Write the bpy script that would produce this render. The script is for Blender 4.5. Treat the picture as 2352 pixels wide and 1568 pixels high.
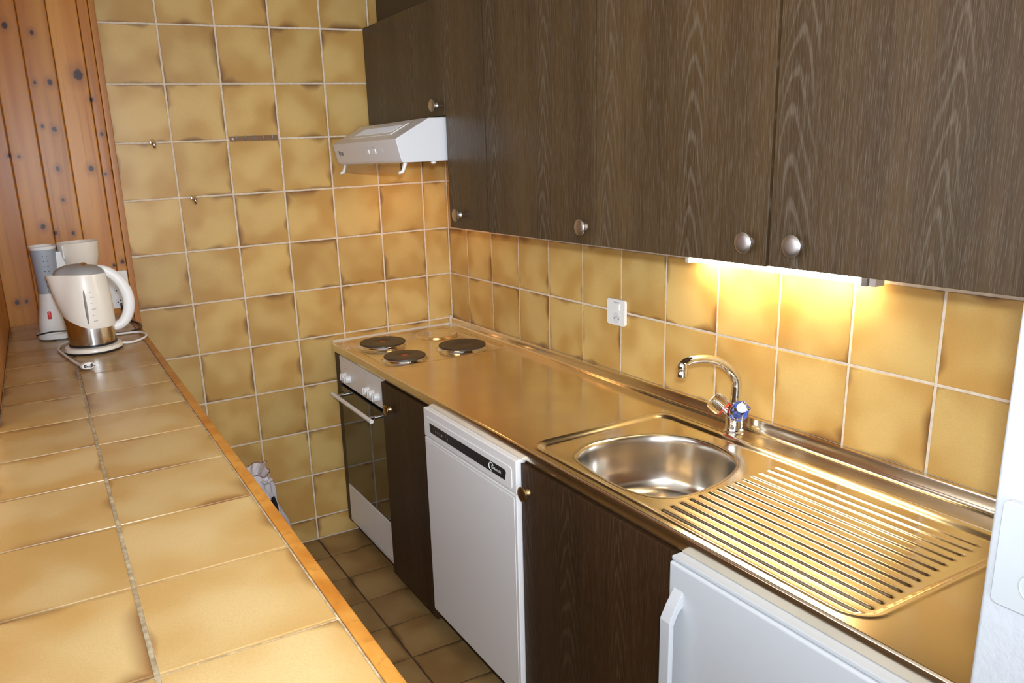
import bpy, bmesh, math, random
from mathutils import Vector, Matrix
random.seed(7)
R = math.radians
sc = bpy.context.scene
for o in list(bpy.data.objects): bpy.data.objects.remove(o)
C = sc.collection

# ------------------------------------------------------------------ camera
cam_d = bpy.data.cameras.new('camera')
cam = bpy.data.objects.new('camera', cam_d); C.objects.link(cam); sc.camera = cam
yaw, pit, roll, F = 0.4727453748, 0.2550934963, -0.0473282319, 1797.0662
f = Vector((math.sin(yaw)*math.cos(pit), math.cos(yaw)*math.cos(pit), -math.sin(pit)))
r0 = Vector((math.cos(yaw), -math.sin(yaw), 0)); u0 = r0.cross(f)
rr = r0*math.cos(roll) + u0*math.sin(roll); uu = -r0*math.sin(roll) + u0*math.cos(roll)
M = Matrix((rr, uu, -f)).transposed().to_4x4(); M.translation = Vector((-1.60036, -3.08423, 1.60967))
cam.matrix_world = M
cam_d.sensor_width = 36.0; cam_d.sensor_fit = 'HORIZONTAL'
cam_d.lens = 36.0*F/2352
cam_d.shift_x = 142.275/2352; cam_d.shift_y = 40.67/2352
cam_d.clip_start = 0.02

# ------------------------------------------------------------------ world, flash, exposure
w = bpy.data.worlds.new('world'); sc.world = w; w.use_nodes = True
bg = w.node_tree.nodes['Background']; bg.inputs[0].default_value = (0.91, 0.97, 1.07, 1); bg.inputs[1].default_value = 4.7
fl = bpy.data.lights.new('camera_flash', 'AREA'); fl.shape = 'RECTANGLE'; fl.size = 0.07; fl.size_y = 0.045
fl.energy = 21; fl.spread = R(105); fl.color = (0.76, 0.89, 1.0)
flo = bpy.data.objects.new('camera_flash', fl); C.objects.link(flo)
flo.location = (-1.57, -3.10, 1.70)
flo.rotation_euler = (Vector((-0.10, -0.60, 1.10)) - Vector(flo.location)).to_track_quat('-Z', 'Y').to_euler()
cl = bpy.data.lights.new('ceiling_lamp', 'AREA'); cl.shape = 'DISK'; cl.size = 0.16; cl.energy = 6; cl.color = (1.0, 0.62, 0.27)
clo = bpy.data.objects.new('ceiling_lamp', cl); C.objects.link(clo); clo.location = (-0.66, -2.2, 2.44)
sc.view_settings.view_transform = 'Standard'; sc.view_settings.look = 'None'
sc.view_settings.exposure = -0.60; sc.view_settings.gamma = 1.0; sc.view_settings.use_curve_mapping = False

# ------------------------------------------------------------------ node helper
class NT:
    def __init__(s, name):
        s.m = bpy.data.materials.new(name); s.m.use_nodes = True
        s.t = s.m.node_tree; s.p = s.t.nodes['Principled BSDF']
    def n(s, t, **kw):
        x = s.t.nodes.new(t)
        for k, v in kw.items(): setattr(x, k, v)
        return x
    def put(s, sock, v):
        if isinstance(v, bpy.types.NodeSocket): s.t.links.new(v, sock)
        else: sock.default_value = v
    def math(s, op, a, b=None, c=None, clamp=False):
        x = s.n('ShaderNodeMath', operation=op, use_clamp=clamp)
        s.put(x.inputs[0], a)
        if b is not None: s.put(x.inputs[1], b)
        if c is not None: s.put(x.inputs[2], c)
        return x.outputs[0]
    def mix(s, f, a, b, mode='MIX'):
        x = s.n('ShaderNodeMix', data_type='RGBA', blend_type=mode)
        s.put(x.inputs[0], f); s.put(x.inputs[6], a); s.put(x.inputs[7], b)
        return x.outputs[2]
    def rng(s, v, a, b, c=0.0, d=1.0, t='SMOOTHSTEP'):
        x = s.n('ShaderNodeMapRange', interpolation_type=t)
        s.put(x.inputs[0], v); s.put(x.inputs[1], a); s.put(x.inputs[2], b); s.put(x.inputs[3], c); s.put(x.inputs[4], d)
        return x.outputs[0]
    def noise(s, vec, scale, detail=3.0, rough=0.55, dist=0.0):
        x = s.n('ShaderNodeTexNoise'); s.t.links.new(vec, x.inputs['Vector'])
        x.inputs['Scale'].default_value = scale; x.inputs['Detail'].default_value = detail
        x.inputs['Roughness'].default_value = rough; x.inputs['Distortion'].default_value = dist
        return x.outputs['Fac']
    def mapv(s, vec, scale=(1,1,1), loc=(0,0,0)):
        x = s.n('ShaderNodeMapping'); s.t.links.new(vec, x.inputs[0])
        x.inputs['Scale'].default_value = scale
        s.put(x.inputs['Location'], loc)
        return x.outputs[0]
    def bump(s, h, strength=0.2, dist=0.002):
        b = s.n('ShaderNodeBump'); s.t.links.new(h, b.inputs['Height'])
        b.inputs['Strength'].default_value = strength; b.inputs['Distance'].default_value = dist
        s.t.links.new(b.outputs[0], s.p.inputs['Normal'])
    def set(s, **kw):
        for k, v in kw.items():
            s.put(s.p.inputs[k.replace('_', ' ')], v)
        return s.m

def plain(name, col, rough=0.5, metal=0.0, **kw):
    n = NT(name)
    tc = n.n('ShaderNodeTexCoord')
    nz = n.noise(tc.outputs['Object'], 35.0, 2.0)
    c = n.mix(n.math('MULTIPLY', nz, 0.10), (*col, 1), tuple(x*0.72 for x in col)+(1,))
    n.set(Base_Color=c, Roughness=rough, Metallic=metal)
    for k, v in kw.items(): n.p.inputs[k].default_value = v
    return n.m

def tile_mat(name, light, mid, burn, rough, amt=1.0, bump=0.05):
    n = NT(name)
    tc = n.n('ShaderNodeTexCoord'); oi = n.n('ShaderNodeObjectInfo')
    rnd = oi.outputs['Random']
    off = n.n('ShaderNodeCombineXYZ')
    n.put(off.inputs[0], n.math('MULTIPLY', rnd, 9.1)); n.put(off.inputs[1], n.math('MULTIPLY', rnd, 15.7)); n.put(off.inputs[2], n.math('MULTIPLY', rnd, 23.3))
    add = n.n('ShaderNodeVectorMath', operation='ADD'); n.t.links.new(tc.outputs['Object'], add.inputs[0]); n.t.links.new(off.outputs[0], add.inputs[1])
    v = add.outputs[0]
    sep = n.n('ShaderNodeSeparateXYZ'); n.t.links.new(tc.outputs['Generated'], sep.inputs[0])
    U, V = sep.outputs[0], sep.outputs[1]
    d = n.math('MINIMUM', n.math('MINIMUM', U, n.math('SUBTRACT', 1.0, U)), n.math('MINIMUM', V, n.math('SUBTRACT', 1.0, V)))
    fine = n.noise(v, 430.0, 2.0, 0.6)
    low = n.noise(v, 7.5, 1.0, 0.45)
    gate = n.noise(v, 8.0, 1.5, 0.5)
    dn = n.math('ADD', d, n.math('MULTIPLY', n.math('SUBTRACT', fine, 0.5), 0.045))
    width = n.rng(gate, 0.47, 0.74, 0.010, 0.17)
    b = n.math('SUBTRACT', 1.0, n.math('DIVIDE', dn, width), clamp=True)
    b = n.math('MULTIPLY', n.math('POWER', b, 1.6), n.rng(gate, 0.44, 0.70, 0.25, 0.95))
    lowd = n.math('ADD', low, n.math('MULTIPLY', n.math('SUBTRACT', 0.25, d), 0.42))
    base = n.mix(n.rng(lowd, 0.27, 0.80, t='SMOOTHERSTEP'), (*light, 1), (*mid, 1))
    base = n.mix(n.math('MULTIPLY', n.rng(fine, 0.35, 0.75, t='LINEAR'), 0.22), base, (*[x*0.62 for x in mid], 1))
    tone = n.math('ADD', 0.90, n.math('MULTIPLY', rnd, 0.2))
    hs = n.n('ShaderNodeHueSaturation'); n.put(hs.inputs['Value'], tone); n.t.links.new(base, hs.inputs['Color'])
    col = n.mix(n.math('MULTIPLY', b, amt), hs.outputs[0], (*burn, 1))
    n.bump(fine, bump, 0.0012)
    n.set(Base_Color=col, Roughness=n.rng(low, 0.2, 0.8, rough*0.9, rough*1.15, 'LINEAR'))
    n.p.inputs['Specular IOR Level'].default_value = 0.35
    return n.m

TILE_L, TILE_M, TILE_B = (0.66, 0.44, 0.155), (0.51, 0.285, 0.076), (0.15, 0.056, 0.015)
M_tile = tile_mat('wall_tile', TILE_L, TILE_M, TILE_B, 0.34)
M_bar = tile_mat('bar_tile', (0.485, 0.335, 0.150), (0.41, 0.238, 0.078), TILE_B, 0.26, 0.9)
M_ftile = tile_mat('floor_tile', (0.37, 0.235, 0.095), (0.28, 0.155, 0.055), (0.05, 0.018, 0.006), 0.36, 0.8)

def grout_mat(name, a, b):
    n = NT(name); g = n.n('ShaderNodeNewGeometry')
    nz = n.noise(g.outputs['Position'], 60.0, 4.0)
    n.bump(nz, 0.3, 0.002)
    return n.set(Base_Color=n.mix(n.rng(nz, 0.3, 0.7), (*a, 1), (*b, 1)), Roughness=0.85)
M_grout = grout_mat('wall_grout', (0.78, 0.66, 0.52), (0.66, 0.53, 0.39))
M_bgrout = grout_mat('bar_grout', (0.52, 0.42, 0.27), (0.27, 0.19, 0.10))
M_fgrout = grout_mat('floor_grout', (0.09, 0.05, 0.025), (0.05, 0.028, 0.014))

def veneer_mat(name, dark, lite, pore, period, ph, rough=0.42):
    # dark stained oak: y is across the boards, z is along the grain
    n = NT(name); g = n.n('ShaderNodeNewGeometry'); P = g.outputs['Position']
    sep = n.n('ShaderNodeSeparateXYZ'); n.t.links.new(P, sep.inputs[0])
    warp = n.noise(n.mapv(P, (1, 5.0, 1.1)), 1.6, 2.0)
    y = n.math('ADD', sep.outputs[1], n.math('MULTIPLY', n.math('SUBTRACT', warp, 0.5), 0.10))
    dx = n.math('ABSOLUTE', n.math('SUBTRACT', n.math('FRACT', n.math('DIVIDE', n.math('ADD', y, ph), period)), 0.5))
    dx = n.math('MULTIPLY', dx, period)
    arch = n.math('ADD', sep.outputs[2], n.math('MULTIPLY', n.math('SQRT', n.math('ADD', n.math('MULTIPLY', dx, dx), 0.00004)), 5.0))
    arch = n.math('ADD', arch, n.math('MULTIPLY', warp, 0.16))
    bands = n.math('SINE', n.math('MULTIPLY', arch, 80.0))
    mask = n.math('SUBTRACT', 1.0, n.rng(dx, 0.010, 0.050))
    bands = n.math('MULTIPLY', n.rng(bands, 0.25, 1.0), mask)
    pores = n.noise(n.mapv(P, (1, 1000.0, 22.0)), 1.0, 2.0, 0.6)
    pores2 = n.noise(n.mapv(P, (1, 260.0, 4.0)), 1.0, 3.0, 0.6)
    tone = n.noise(n.mapv(P, (1, 9.0, 0.8)), 1.0, 2.0)
    base = n.mix(n.rng(tone, 0.3, 0.7), (*dark, 1), (*lite, 1))
    base = n.mix(n.math('MULTIPLY', n.rng(pores2, 0.45, 0.7), 0.45), base, (*[x*0.55 for x in dark], 1))
    pf = n.math('MAXIMUM', n.math('MULTIPLY', n.rng(pores, 0.50, 0.70), 0.46), n.math('MULTIPLY', bands, n.rng(pores, 0.38, 0.62, 0.12, 0.60)))
    col = n.mix(pf, base, (*pore, 1))
    n.bump(n.math('ADD', pores, n.math('MULTIPLY', bands, -0.4)), 0.22, 0.0015)
    n.p.inputs['Specular IOR Level'].default_value = 0.2
    return n.set(Base_Color=col, Roughness=rough)
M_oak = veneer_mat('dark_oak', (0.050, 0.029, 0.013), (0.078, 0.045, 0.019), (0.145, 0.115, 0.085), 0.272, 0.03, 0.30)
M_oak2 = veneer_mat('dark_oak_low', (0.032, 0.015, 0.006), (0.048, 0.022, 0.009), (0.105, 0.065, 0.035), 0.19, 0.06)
M_barside = plain('bar_side_brown', (0.22, 0.14, 0.07), 0.6)
M_oakside = plain('dark_laminate', (0.040, 0.022, 0.011), 0.5)

KN = [(-1.59, 2.08), (-1.515, 2.06), (-1.53, 1.905), (-1.485, 1.905), (-1.395, 1.93), (-1.53, 1.765), (-1.495, 1.755), (-1.645, 1.675), (-1.615, 1.67),
      (-1.505, 1.625), (-1.505, 1.52), (-1.40, 1.62), (-1.33, 1.61), (-1.357, 1.60), (-1.58, 1.435), (-1.545, 1.41), (-1.49, 1.405), (-1.70, 1.185), (-1.672, 1.185), (-1.375, 1.28), (-1.345, 1.29), (-1.35, 1.735), (-1.326, 1.735), (-1.365, 1.85)]
def pine_mat(name, knots, val=0.88):
    n = NT(name); g = n.n('ShaderNodeNewGeometry'); P = g.outputs['Position']; oi = n.n('ShaderNodeObjectInfo')
    sc3 = (55.0, 55.0, 2.2)
    offv = n.n('ShaderNodeCombineXYZ'); n.put(offv.inputs[2], n.math('MULTIPLY', oi.outputs['Random'], 40.0)); n.put(offv.inputs[0], n.math('MULTIPLY', oi.outputs['Random'], 13.0))
    gr = n.noise(n.mapv(P, sc3, offv.outputs[0]), 1.0, 3.0, 0.6, 0.6)
    gr2 = n.noise(n.mapv(P, (16.0, 16.0, 0.9), offv.outputs[0]), 1.0, 2.0, 0.5, 0.3)
    col = n.mix(n.rng(gr2, 0.3, 0.72), (0.60, 0.26, 0.045, 1), (0.46, 0.155, 0.017, 1))
    col = n.mix(n.math('MULTIPLY', n.rng(gr, 0.5, 0.75), 0.5), col, (0.30, 0.095, 0.013, 1))
    hs = n.n('ShaderNodeHueSaturation'); n.put(hs.inputs['Value'], n.math('ADD', val, n.math('MULTIPLY', oi.outputs['Random'], 0.24))); n.t.links.new(col, hs.inputs['Color']); col = hs.outputs[0]
    if knots:
        sep = n.n('ShaderNodeSeparateXYZ'); n.t.links.new(P, sep.inputs[0])
        rim = n.noise(P, 60.0, 2.0)
        acc = None; ring = None
        for ki, (kx, kz) in enumerate(knots):
            ks = 0.42 if (kx, kz) == (-1.395, 1.93) else (0.75 + 0.55*((ki*37) % 11)/10)
            a = n.math('MULTIPLY', n.math('SUBTRACT', sep.outputs[0], kx), 1.25*ks); b = n.math('MULTIPLY', n.math('SUBTRACT', sep.outputs[2], kz), ks)
            dd = n.math('SQRT', n.math('ADD', n.math('MULTIPLY', a, a), n.math('MULTIPLY', b, b)))
            acc = dd if acc is None else n.math('MINIMUM', acc, dd)
        acc = n.math('ADD', acc, n.math('MULTIPLY', n.math('SUBTRACT', rim, 0.5), 0.008))
        col = n.mix(n.math('MULTIPLY', n.rng(acc, 0.006, 0.028, 1.0, 0.0), 0.55), col, (0.26, 0.085, 0.016, 1))
        col = n.mix(n.rng(acc, 0.0055, 0.0095, 1.0, 0.0), col, (0.045, 0.013, 0.006, 1))
    n.bump(gr, 0.10, 0.002)
    n.p.inputs['Specular IOR Level'].default_value = 0.3
    return n.set(Base_Color=col, Roughness=0.33)
M_pine = pine_mat('pine_panel', KN)
M_pine2 = pine_mat('pine_plain', None)
M_trimwood = pine_mat('pine_edge', None, 0.68)

def steel_mat(name, col, rough, sx=(260.0, 3.0, 260.0), b=0.05):
    n = NT(name); tc = n.n('ShaderNodeNewGeometry')
    br = n.noise(n.mapv(tc.outputs['Position'], sx), 1.0, 3.0, 0.6)
    sm = n.noise(tc.outputs['Position'], 7.0, 3.0)
    n.bump(br, b, 0.001)
    return n.set(Base_Color=n.mix(n.rng(sm, 0.3, 0.7), (*col, 1), (*[x*0.93 for x in col], 1)), Metallic=1.0, Roughness=n.rng(sm, 0.3, 0.7, rough*0.85, rough*1.2))
M_steel = steel_mat('brushed_steel', (0.90, 0.81, 0.66), 0.185, b=0.02)
M_bowl = steel_mat('bowl_steel', (0.70, 0.66, 0.60), 0.20, (30.0, 30.0, 220.0), 0.03)
M_chrome = plain('chrome', (0.80, 0.80, 0.80), 0.06, 1.0)
M_nickel = plain('satin_nickel', (0.50, 0.47, 0.44), 0.34, 1.0)
M_brass = plain('old_brass', (0.42, 0.30, 0.14), 0.32, 1.0)
M_kset = steel_mat('kettle_steel', (0.66, 0.63, 0.60), 0.16, (400.0, 400.0, 4.0), 0.04)
M_white = plain('white_enamel', (0.70, 0.69, 0.70), 0.28)
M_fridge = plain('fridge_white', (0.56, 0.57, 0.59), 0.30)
M_plate = plain('grey_white_plastic', (0.52, 0.54, 0.55), 0.4)
M_wplast = plain('white_plastic', (0.80, 0.78, 0.76), 0.35)
M_cream = plain('cream_plastic', (0.82, 0.76, 0.67), 0.22)
M_dish = plain('dishwasher_white', (0.86, 0.83, 0.82), 0.32)
M_grey = plain('grey_plastic', (0.30, 0.29, 0.285), 0.35)
M_bgrey = plain('blue_grey_plastic', (0.33, 0.37, 0.44), 0.4)
M_black = plain('black_plastic', (0.016, 0.015, 0.016), 0.32)
M_iron = plain('cast_iron', (0.040, 0.030, 0.026), 0.42)
M_red = plain('red_plastic', (0.62, 0.025, 0.020), 0.3)
M_reddot = plain('red_dot', (0.42, 0.06, 0.035), 0.4)
M_blue = plain('blue_plastic', (0.05, 0.12, 0.60), 0.3)
M_ink = plain('ink', (0.05, 0.05, 0.055), 0.5)
M_silverink = plain('silver_ink', (0.72, 0.72, 0.70), 0.4)
M_bronze = plain('brown_strip', (0.22, 0.105, 0.035), 0.45)
M_sil = plain('silicone', (0.66, 0.60, 0.52), 0.5)
M_bagw = plain('bag_white', (0.72, 0.66, 0.68), 0.38)
M_bagr = plain('bag_red', (0.55, 0.02, 0.03), 0.35)
M_bagm = plain('bag_maroon', (0.16, 0.02, 0.03), 0.4)
M_bagb = plain('bag_black', (0.012, 0.010, 0.012), 0.4)
def glass_mat(name, col, rough=0.0, ior=1.45, alpha=None):
    n = NT(name); tc = n.n('ShaderNodeTexCoord'); nz = n.noise(tc.outputs['Object'], 20.0, 1.0)
    n.set(Base_Color=(*col, 1), Roughness=n.rng(nz, 0.0, 1.0, rough, rough+0.02), IOR=ior)
    n.p.inputs['Transmission Weight'].default_value = 1.0
    return n.m
M_acryl = glass_mat('clear_acrylic', (1.0, 1.0, 1.0), 0.02, 1.30)
M_visor = glass_mat('visor_glass', (0.93, 0.92, 0.90), 0.04, 1.12)
M_oveng = plain('oven_glass', (0.010, 0.010, 0.010), 0.045)
M_oveng.node_tree.nodes['Principled BSDF'].inputs['Specular IOR Level'].default_value = 0.9
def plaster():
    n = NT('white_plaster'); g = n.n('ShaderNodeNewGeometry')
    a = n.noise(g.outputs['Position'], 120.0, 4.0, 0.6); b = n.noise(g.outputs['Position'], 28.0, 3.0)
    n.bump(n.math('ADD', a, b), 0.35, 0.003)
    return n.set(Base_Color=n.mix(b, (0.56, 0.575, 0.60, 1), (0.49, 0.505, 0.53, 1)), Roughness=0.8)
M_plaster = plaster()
M_ceil = plain('ceiling_white', (0.82, 0.78, 0.70), 0.9)
def emit(name, col, s):
    n = NT(name); n.set(Base_Color=(0.9, 0.9, 0.9, 1)); n.p.inputs['Emission Color'].default_value = (*col, 1); n.p.inputs['Emission Strength'].default_value = s
    return n.m
M_hoodlamp = emit('hood_lamp_glow', (1.0, 0.50, 0.17), 26.0)
M_tube = emit('fluorescent_glow', (1.0, 0.80, 0.47), 85.0)

# ------------------------------------------------------------------ mesh helpers
def box(bm, x0, x1, y0, y1, z0, z1, bev=0.0, seg=2):
    t = bmesh.new(); bmesh.ops.create_cube(t, size=1.0)
    for v in t.verts: v.co = Vector(((x0+x1)/2+v.co.x*abs(x1-x0), (y0+y1)/2+v.co.y*abs(y1-y0), (z0+z1)/2+v.co.z*abs(z1-z0)))
    if bev > 0: bmesh.ops.bevel(t, geom=t.edges[:], offset=bev, segments=seg, profile=0.5, affect='EDGES', clamp_overlap=True)
    me = bpy.data.meshes.new('t'); t.to_mesh(me); bm.from_mesh(me); bpy.data.meshes.remove(me); t.free(); return bm
def rings(bm, rs, close=True, cap0=False, cap1=False, loop=False):
    V = [[bm.verts.new(p) for p in r] for r in rs]; m = len(rs[0])
    seq = list(range(len(V)-1)) + ([len(V)-1] if loop else [])
    for i in seq:
        a, b = V[i], V[(i+1) % len(V)]
        for j in range(m if close else m-1):
            k = (j+1) % m
            bm.faces.new((a[j], a[k], b[k], b[j]))
    if cap0: bm.faces.new(list(reversed(V[0])))
    if cap1: bm.faces.new(V[-1])
    return V
def basis(ax):
    ax = Vector(ax).normalized(); t = Vector((0, 0, 1)) if abs(ax.z) < 0.9 else Vector((1, 0, 0))
    a = ax.cross(t).normalized(); return a, ax.cross(a).normalized(), ax
def lathe(bm, prof, o, ax=(0, 0, 1), seg=32, cap0=True, cap1=True, sx=1.0, sy=1.0):
    a, b, n = basis(ax); o = Vector(o); rs = []
    for (r, h) in prof:
        rs.append([o + n*h + a*(r*sx*math.cos(2*math.pi*j/seg)) + b*(r*sy*math.sin(2*math.pi*j/seg)) for j in range(seg)])
    rings(bm, rs, True, cap0, cap1); return bm
def catmull(pts, n=6, closed=False):
    P = [Vector(p) for p in pts]; out = []; m = len(P)
    for i in range(m if closed else m-1):
        g = lambda k: P[k % m] if closed else P[max(0, min(m-1, k))]
        p0, p1, p2, p3 = g(i-1), g(i), g(i+1), g(i+2)
        for k in range(n):
            t = k/n
            out.append(0.5*((2*p1)+(p2-p0)*t+(2*p0-5*p1+4*p2-p3)*t*t+(3*p1-p0-3*p2+p3)*t**3))
    if not closed: out.append(P[-1])
    return out
def tube(bm, pts, rad, seg=10, cap=True, flat=1.0):
    pts = [Vector(p) for p in pts]; rs = []; prev = None
    for i, p in enumerate(pts):
        t = (pts[min(i+1, len(pts)-1)] - pts[max(i-1, 0)]).normalized()
        if prev is None: a, b, _ = basis(t)
        else:
            a = (prev - t*prev.dot(t)).normalized(); b = t.cross(a)
        prev = a; r = rad[i] if isinstance(rad, (list, tuple)) else rad
        rs.append([p + a*(r*math.cos(2*math.pi*j/seg)) + b*(r*flat*math.sin(2*math.pi*j/seg)) for j in range(seg)])
    rings(bm, rs, True, cap, cap); return bm
def prism(bm, poly, ax, a, b, bev=0.0):
    # poly in the two other axes (in xyz order), extruded along ax from a to b
    i = 'xyz'.index(ax); o = [k for k in range(3) if k != i]
    def mk(p, v):
        c = [0, 0, 0]; c[i] = v; c[o[0]] = p[0]; c[o[1]] = p[1]; return c
    t = bmesh.new()
    A = [t.verts.new(mk(p, a)) for p in poly]; B = [t.verts.new(mk(p, b)) for p in poly]; m = len(poly)
    t.faces.new(A); t.faces.new(list(reversed(B)))
    for j in range(m): t.faces.new((A[j], B[j], B[(j+1) % m], A[(j+1) % m]))
    bmesh.ops.recalc_face_normals(t, faces=t.faces[:])
    if bev: bmesh.ops.bevel(t, geom=t.edges[:], offset=bev, segments=2, profile=0.5, affect='EDGES', clamp_overlap=True)
    me = bpy.data.meshes.new('t'); t.to_mesh(me); bm.from_mesh(me); bpy.data.meshes.remove(me); t.free(); return bm
def rrect(cx, cy, w, h, r, n=5):
    out = []
    for (sx, sy, a0) in ((1, 1, 0), (-1, 1, 90), (-1, -1, 180), (1, -1, 270)):
        for k in range(n+1):
            a = R(a0+90*k/n); out.append((cx+sx*(w/2-r)+r*math.cos(a), cy+sy*(h/2-r)+r*math.sin(a)))
    return out
def wpos(o):
    p = Vector((0, 0, 0))
    while o: p = p + Vector(o.location); o = o.parent
    return p
def obj(name, bm, mat, parent=None, ang=35, fix=True, loc=None, wn=None):
    if fix: bmesh.ops.recalc_face_normals(bm, faces=bm.faces[:])
    base = wpos(parent) if parent else Vector((0, 0, 0))
    o_loc = Vector(loc) if loc else base
    bmesh.ops.translate(bm, verts=bm.verts[:], vec=-o_loc)
    lim = R(ang)
    for e in bm.edges:
        if len(e.link_faces) == 2 and e.calc_face_angle(0) > lim: e.smooth = False
    for fc in bm.faces: fc.smooth = True
    if wn is None: wn = ang < 40
    me = bpy.data.meshes.new(name); bm.to_mesh(me); bm.free(); me.materials.append(mat)
    o = bpy.data.objects.new(name, me); C.objects.link(o)
    o.location = o_loc - base
    if parent: o.parent = parent
    if wn:
        md = o.modifiers.new('weighted', 'WEIGHTED_NORMAL'); md.keep_sharp = True; md.weight = 50
    return o
def B(): return bmesh.new()
def tag(o, label, cat, group=None):
    o['label'] = label; o['category'] = cat
    if group: o['group'] = group
    return o
def thing(name, label, cat, loc, group=None):
    o = bpy.data.objects.new(name, None); o.empty_display_size = 0.05; C.objects.link(o); o.location = loc
    return tag(o, label, cat, group)
def struct(name, bm, mat, **kw):
    o = obj(name, bm, mat, **kw); o['kind'] = 'structure'; return o
def text_mesh(name, body, mat, parent, size, origin, xdir, ydir, space=1.0, shear=0.0):
    cu = bpy.data.curves.new(name, 'FONT'); cu.body = body; cu.size = size; cu.extrude = 0.0002; cu.space_character = space; cu.shear = shear
    t = bpy.data.objects.new(name, cu); C.objects.link(t)
    bpy.context.view_layer.update()
    me = bpy.data.meshes.new_from_object(t.evaluated_get(bpy.context.evaluated_depsgraph_get()))
    bpy.data.objects.remove(t); bpy.data.curves.remove(cu)
    me.materials.clear(); me.materials.append(mat); me.name = name
    X = Vector(xdir).normalized(); Y = Vector(ydir).normalized(); Z = X.cross(Y)
    o = bpy.data.objects.new(name, me); C.objects.link(o)
    mm = Matrix((X, Y, Z)).transposed().to_4x4()
    me.transform(mm)
    base = wpos(parent); o.location = Vector(origin) - base; o.parent = parent
    return o

# ------------------------------------------------------------------ tiles
_tc = {}
def tile_mesh(wd, ht, mat, th=0.007):
    k = (round(wd, 3), round(ht, 3), mat.name)
    if k not in _tc:
        bm = B(); box(bm, -wd/2, wd/2, -ht/2, ht/2, -th, 0, 0.0012, 2)
        bmesh.ops.delete(bm, geom=[fc for fc in bm.faces if fc.calc_center_median().z < -th+1e-5], context='FACES')
        for fc in bm.faces: fc.smooth = False
        me = bpy.data.meshes.new('tile'); bm.to_mesh(me); bm.free(); me.materials.append(mat); _tc[k] = me
    return _tc[k]
ROT = {'back': Matrix(((1, 0, 0), (0, 0, -1), (0, 1, 0))), 'right': Matrix(((0, 0, -1), (-1, 0, 0), (0, 1, 0))), 'up': Matrix.Identity(3)}
def tile(parent, kind, mat, a0, a1, b0, b1, plane, g=0.0066):
    wd, ht = abs(a1-a0)-g, abs(b1-b0)-g
    if wd < 0.006 or ht < 0.006: return
    o = bpy.data.objects.new('tile', tile_mesh(wd, ht, mat)); C.objects.link(o)
    a, b = (a0+a1)/2, (b0+b1)/2
    jit = random.uniform(-0.0004, 0.0004)
    if kind == 'back': p = Vector((a, plane+jit, b))
    elif kind == 'right': p = Vector((plane+jit, a, b))
    else: p = Vector((a, b, plane+jit))
    o.parent = parent
    o.matrix_local = Matrix.Translation(p - Vector(parent.location)) @ ROT[kind].to_4x4()

CEIL = 2.46
P2 = 0.2
XC1, ZR, YR0 = -0.1167, 0.1013, -0.1632
# back wall
bm = B(); box(bm, -3.6, 0.15, 0.0018, 0.12, -0.05, CEIL)
wall_back = struct('wall_back', bm, M_grout)
cols = [0.0, XC1] + [XC1 - P2*k for k in range(1, 7)] + [-1.40]
rows = [0.0] + [ZR + P2*k for k in range(0, 12)] + [CEIL]
for i in range(len(cols)-1):
    for j in range(len(rows)-1):
        x0, x1, z0, z1 = cols[i+1], cols[i], rows[j], rows[j+1]
        if x0 > -0.50 and z1 < 0.85: continue                # behind the oven
        if x0 > -0.30 and z0 > 1.75 and z1 < 2.09: continue  # behind the wall cabinets
        tile(wall_back, 'back', M_tile, x0, x1, z0, z1, 0.0)
# right wall
bm = B(); box(bm, 0.0018, 0.12, -2.60, 0.0018, -0.05, CEIL)
wall_right = struct('wall_right', bm, M_grout)
ys = [0.0] + [YR0 - P2*k for k in range(0, 12)] + [-2.585]
for i in range(len(ys)-1):
    for (z0, z1) in ((0.9013-0.05, 0.9013), (0.9013, 1.1013), (1.1013, 1.3013), (1.3013, 1.5013), (1.5013, 1.7013)):
        if z0 > 1.45 and ys[i] < -0.7: continue
        tile(wall_right, 'right', M_tile, ys[i+1], ys[i], z0, z1, 0.0)
# floor
bm = B(); box(bm, -3.6, 0.1, -5.2, 0.1, -0.10, -0.0040)
floor = struct('floor', bm, M_fgrout)
xs = [-0.50, -0.7199, -0.9199, -1.1199, -1.3199, -1.43]
yf = [0.0] + [-0.1806 - P2*k for k in range(0, 15)]
for i in range(len(xs)-1):
    for j in range(len(yf)-1):
        tile(floor, 'up', M_ftile, xs[i+1], xs[i], yf[j+1], yf[j], 0.0, 0.006)
# ceiling
bm = B(); box(bm, -3.6, 0.15, -5.2, 0.12, CEIL, CEIL+0.08)
struct('ceiling', bm, M_ceil)
# white plaster wall end on the near right
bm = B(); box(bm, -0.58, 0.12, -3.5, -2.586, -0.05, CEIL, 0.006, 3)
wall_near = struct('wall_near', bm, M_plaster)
# left wall: vertical pine boards on a backing
bm = B(); box(bm, -1.83, -1.752, -1.276, 0.0, 0.0, CEIL)
wall_left = struct('wall_left', bm, M_pine2)
def plank(parent, mat, x0, x1, y0, y1, z0, z1, bev=0.004):
    bm = B(); box(bm, x0, x1, y0, y1, z0, z1, bev, 2)
    return obj('plank', bm, mat, parent)
y = -0.016
while y > -1.25:
    plank(wall_left, M_pine2, -1.752, -1.737, y-0.0895, y-0.0005, 0.0, CEIL); y -= 0.09
# pine panel on the back wall
bm = B(); box(bm, -1.752, -1.320, -0.003, 0.0045, 0.0, CEIL)
wall_panel = struct('wall_panel', bm, M_pine2)
px = [-1.737, -1.641, -1.551, -1.461, -1.367, -1.332]
for i in range(len(px)-1):
    plank(wall_panel, M_pine, px[i]+0.0004, px[i+1]-0.0004, -0.017, -0.003, 0.0, CEIL, 0.0045)
bm = B(); box(bm, -1.3325, -1.312, -0.024, -0.001, 0.0, CEIL, 0.002, 2)
tr = struct('trim_1', bm, M_trimwood)

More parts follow.
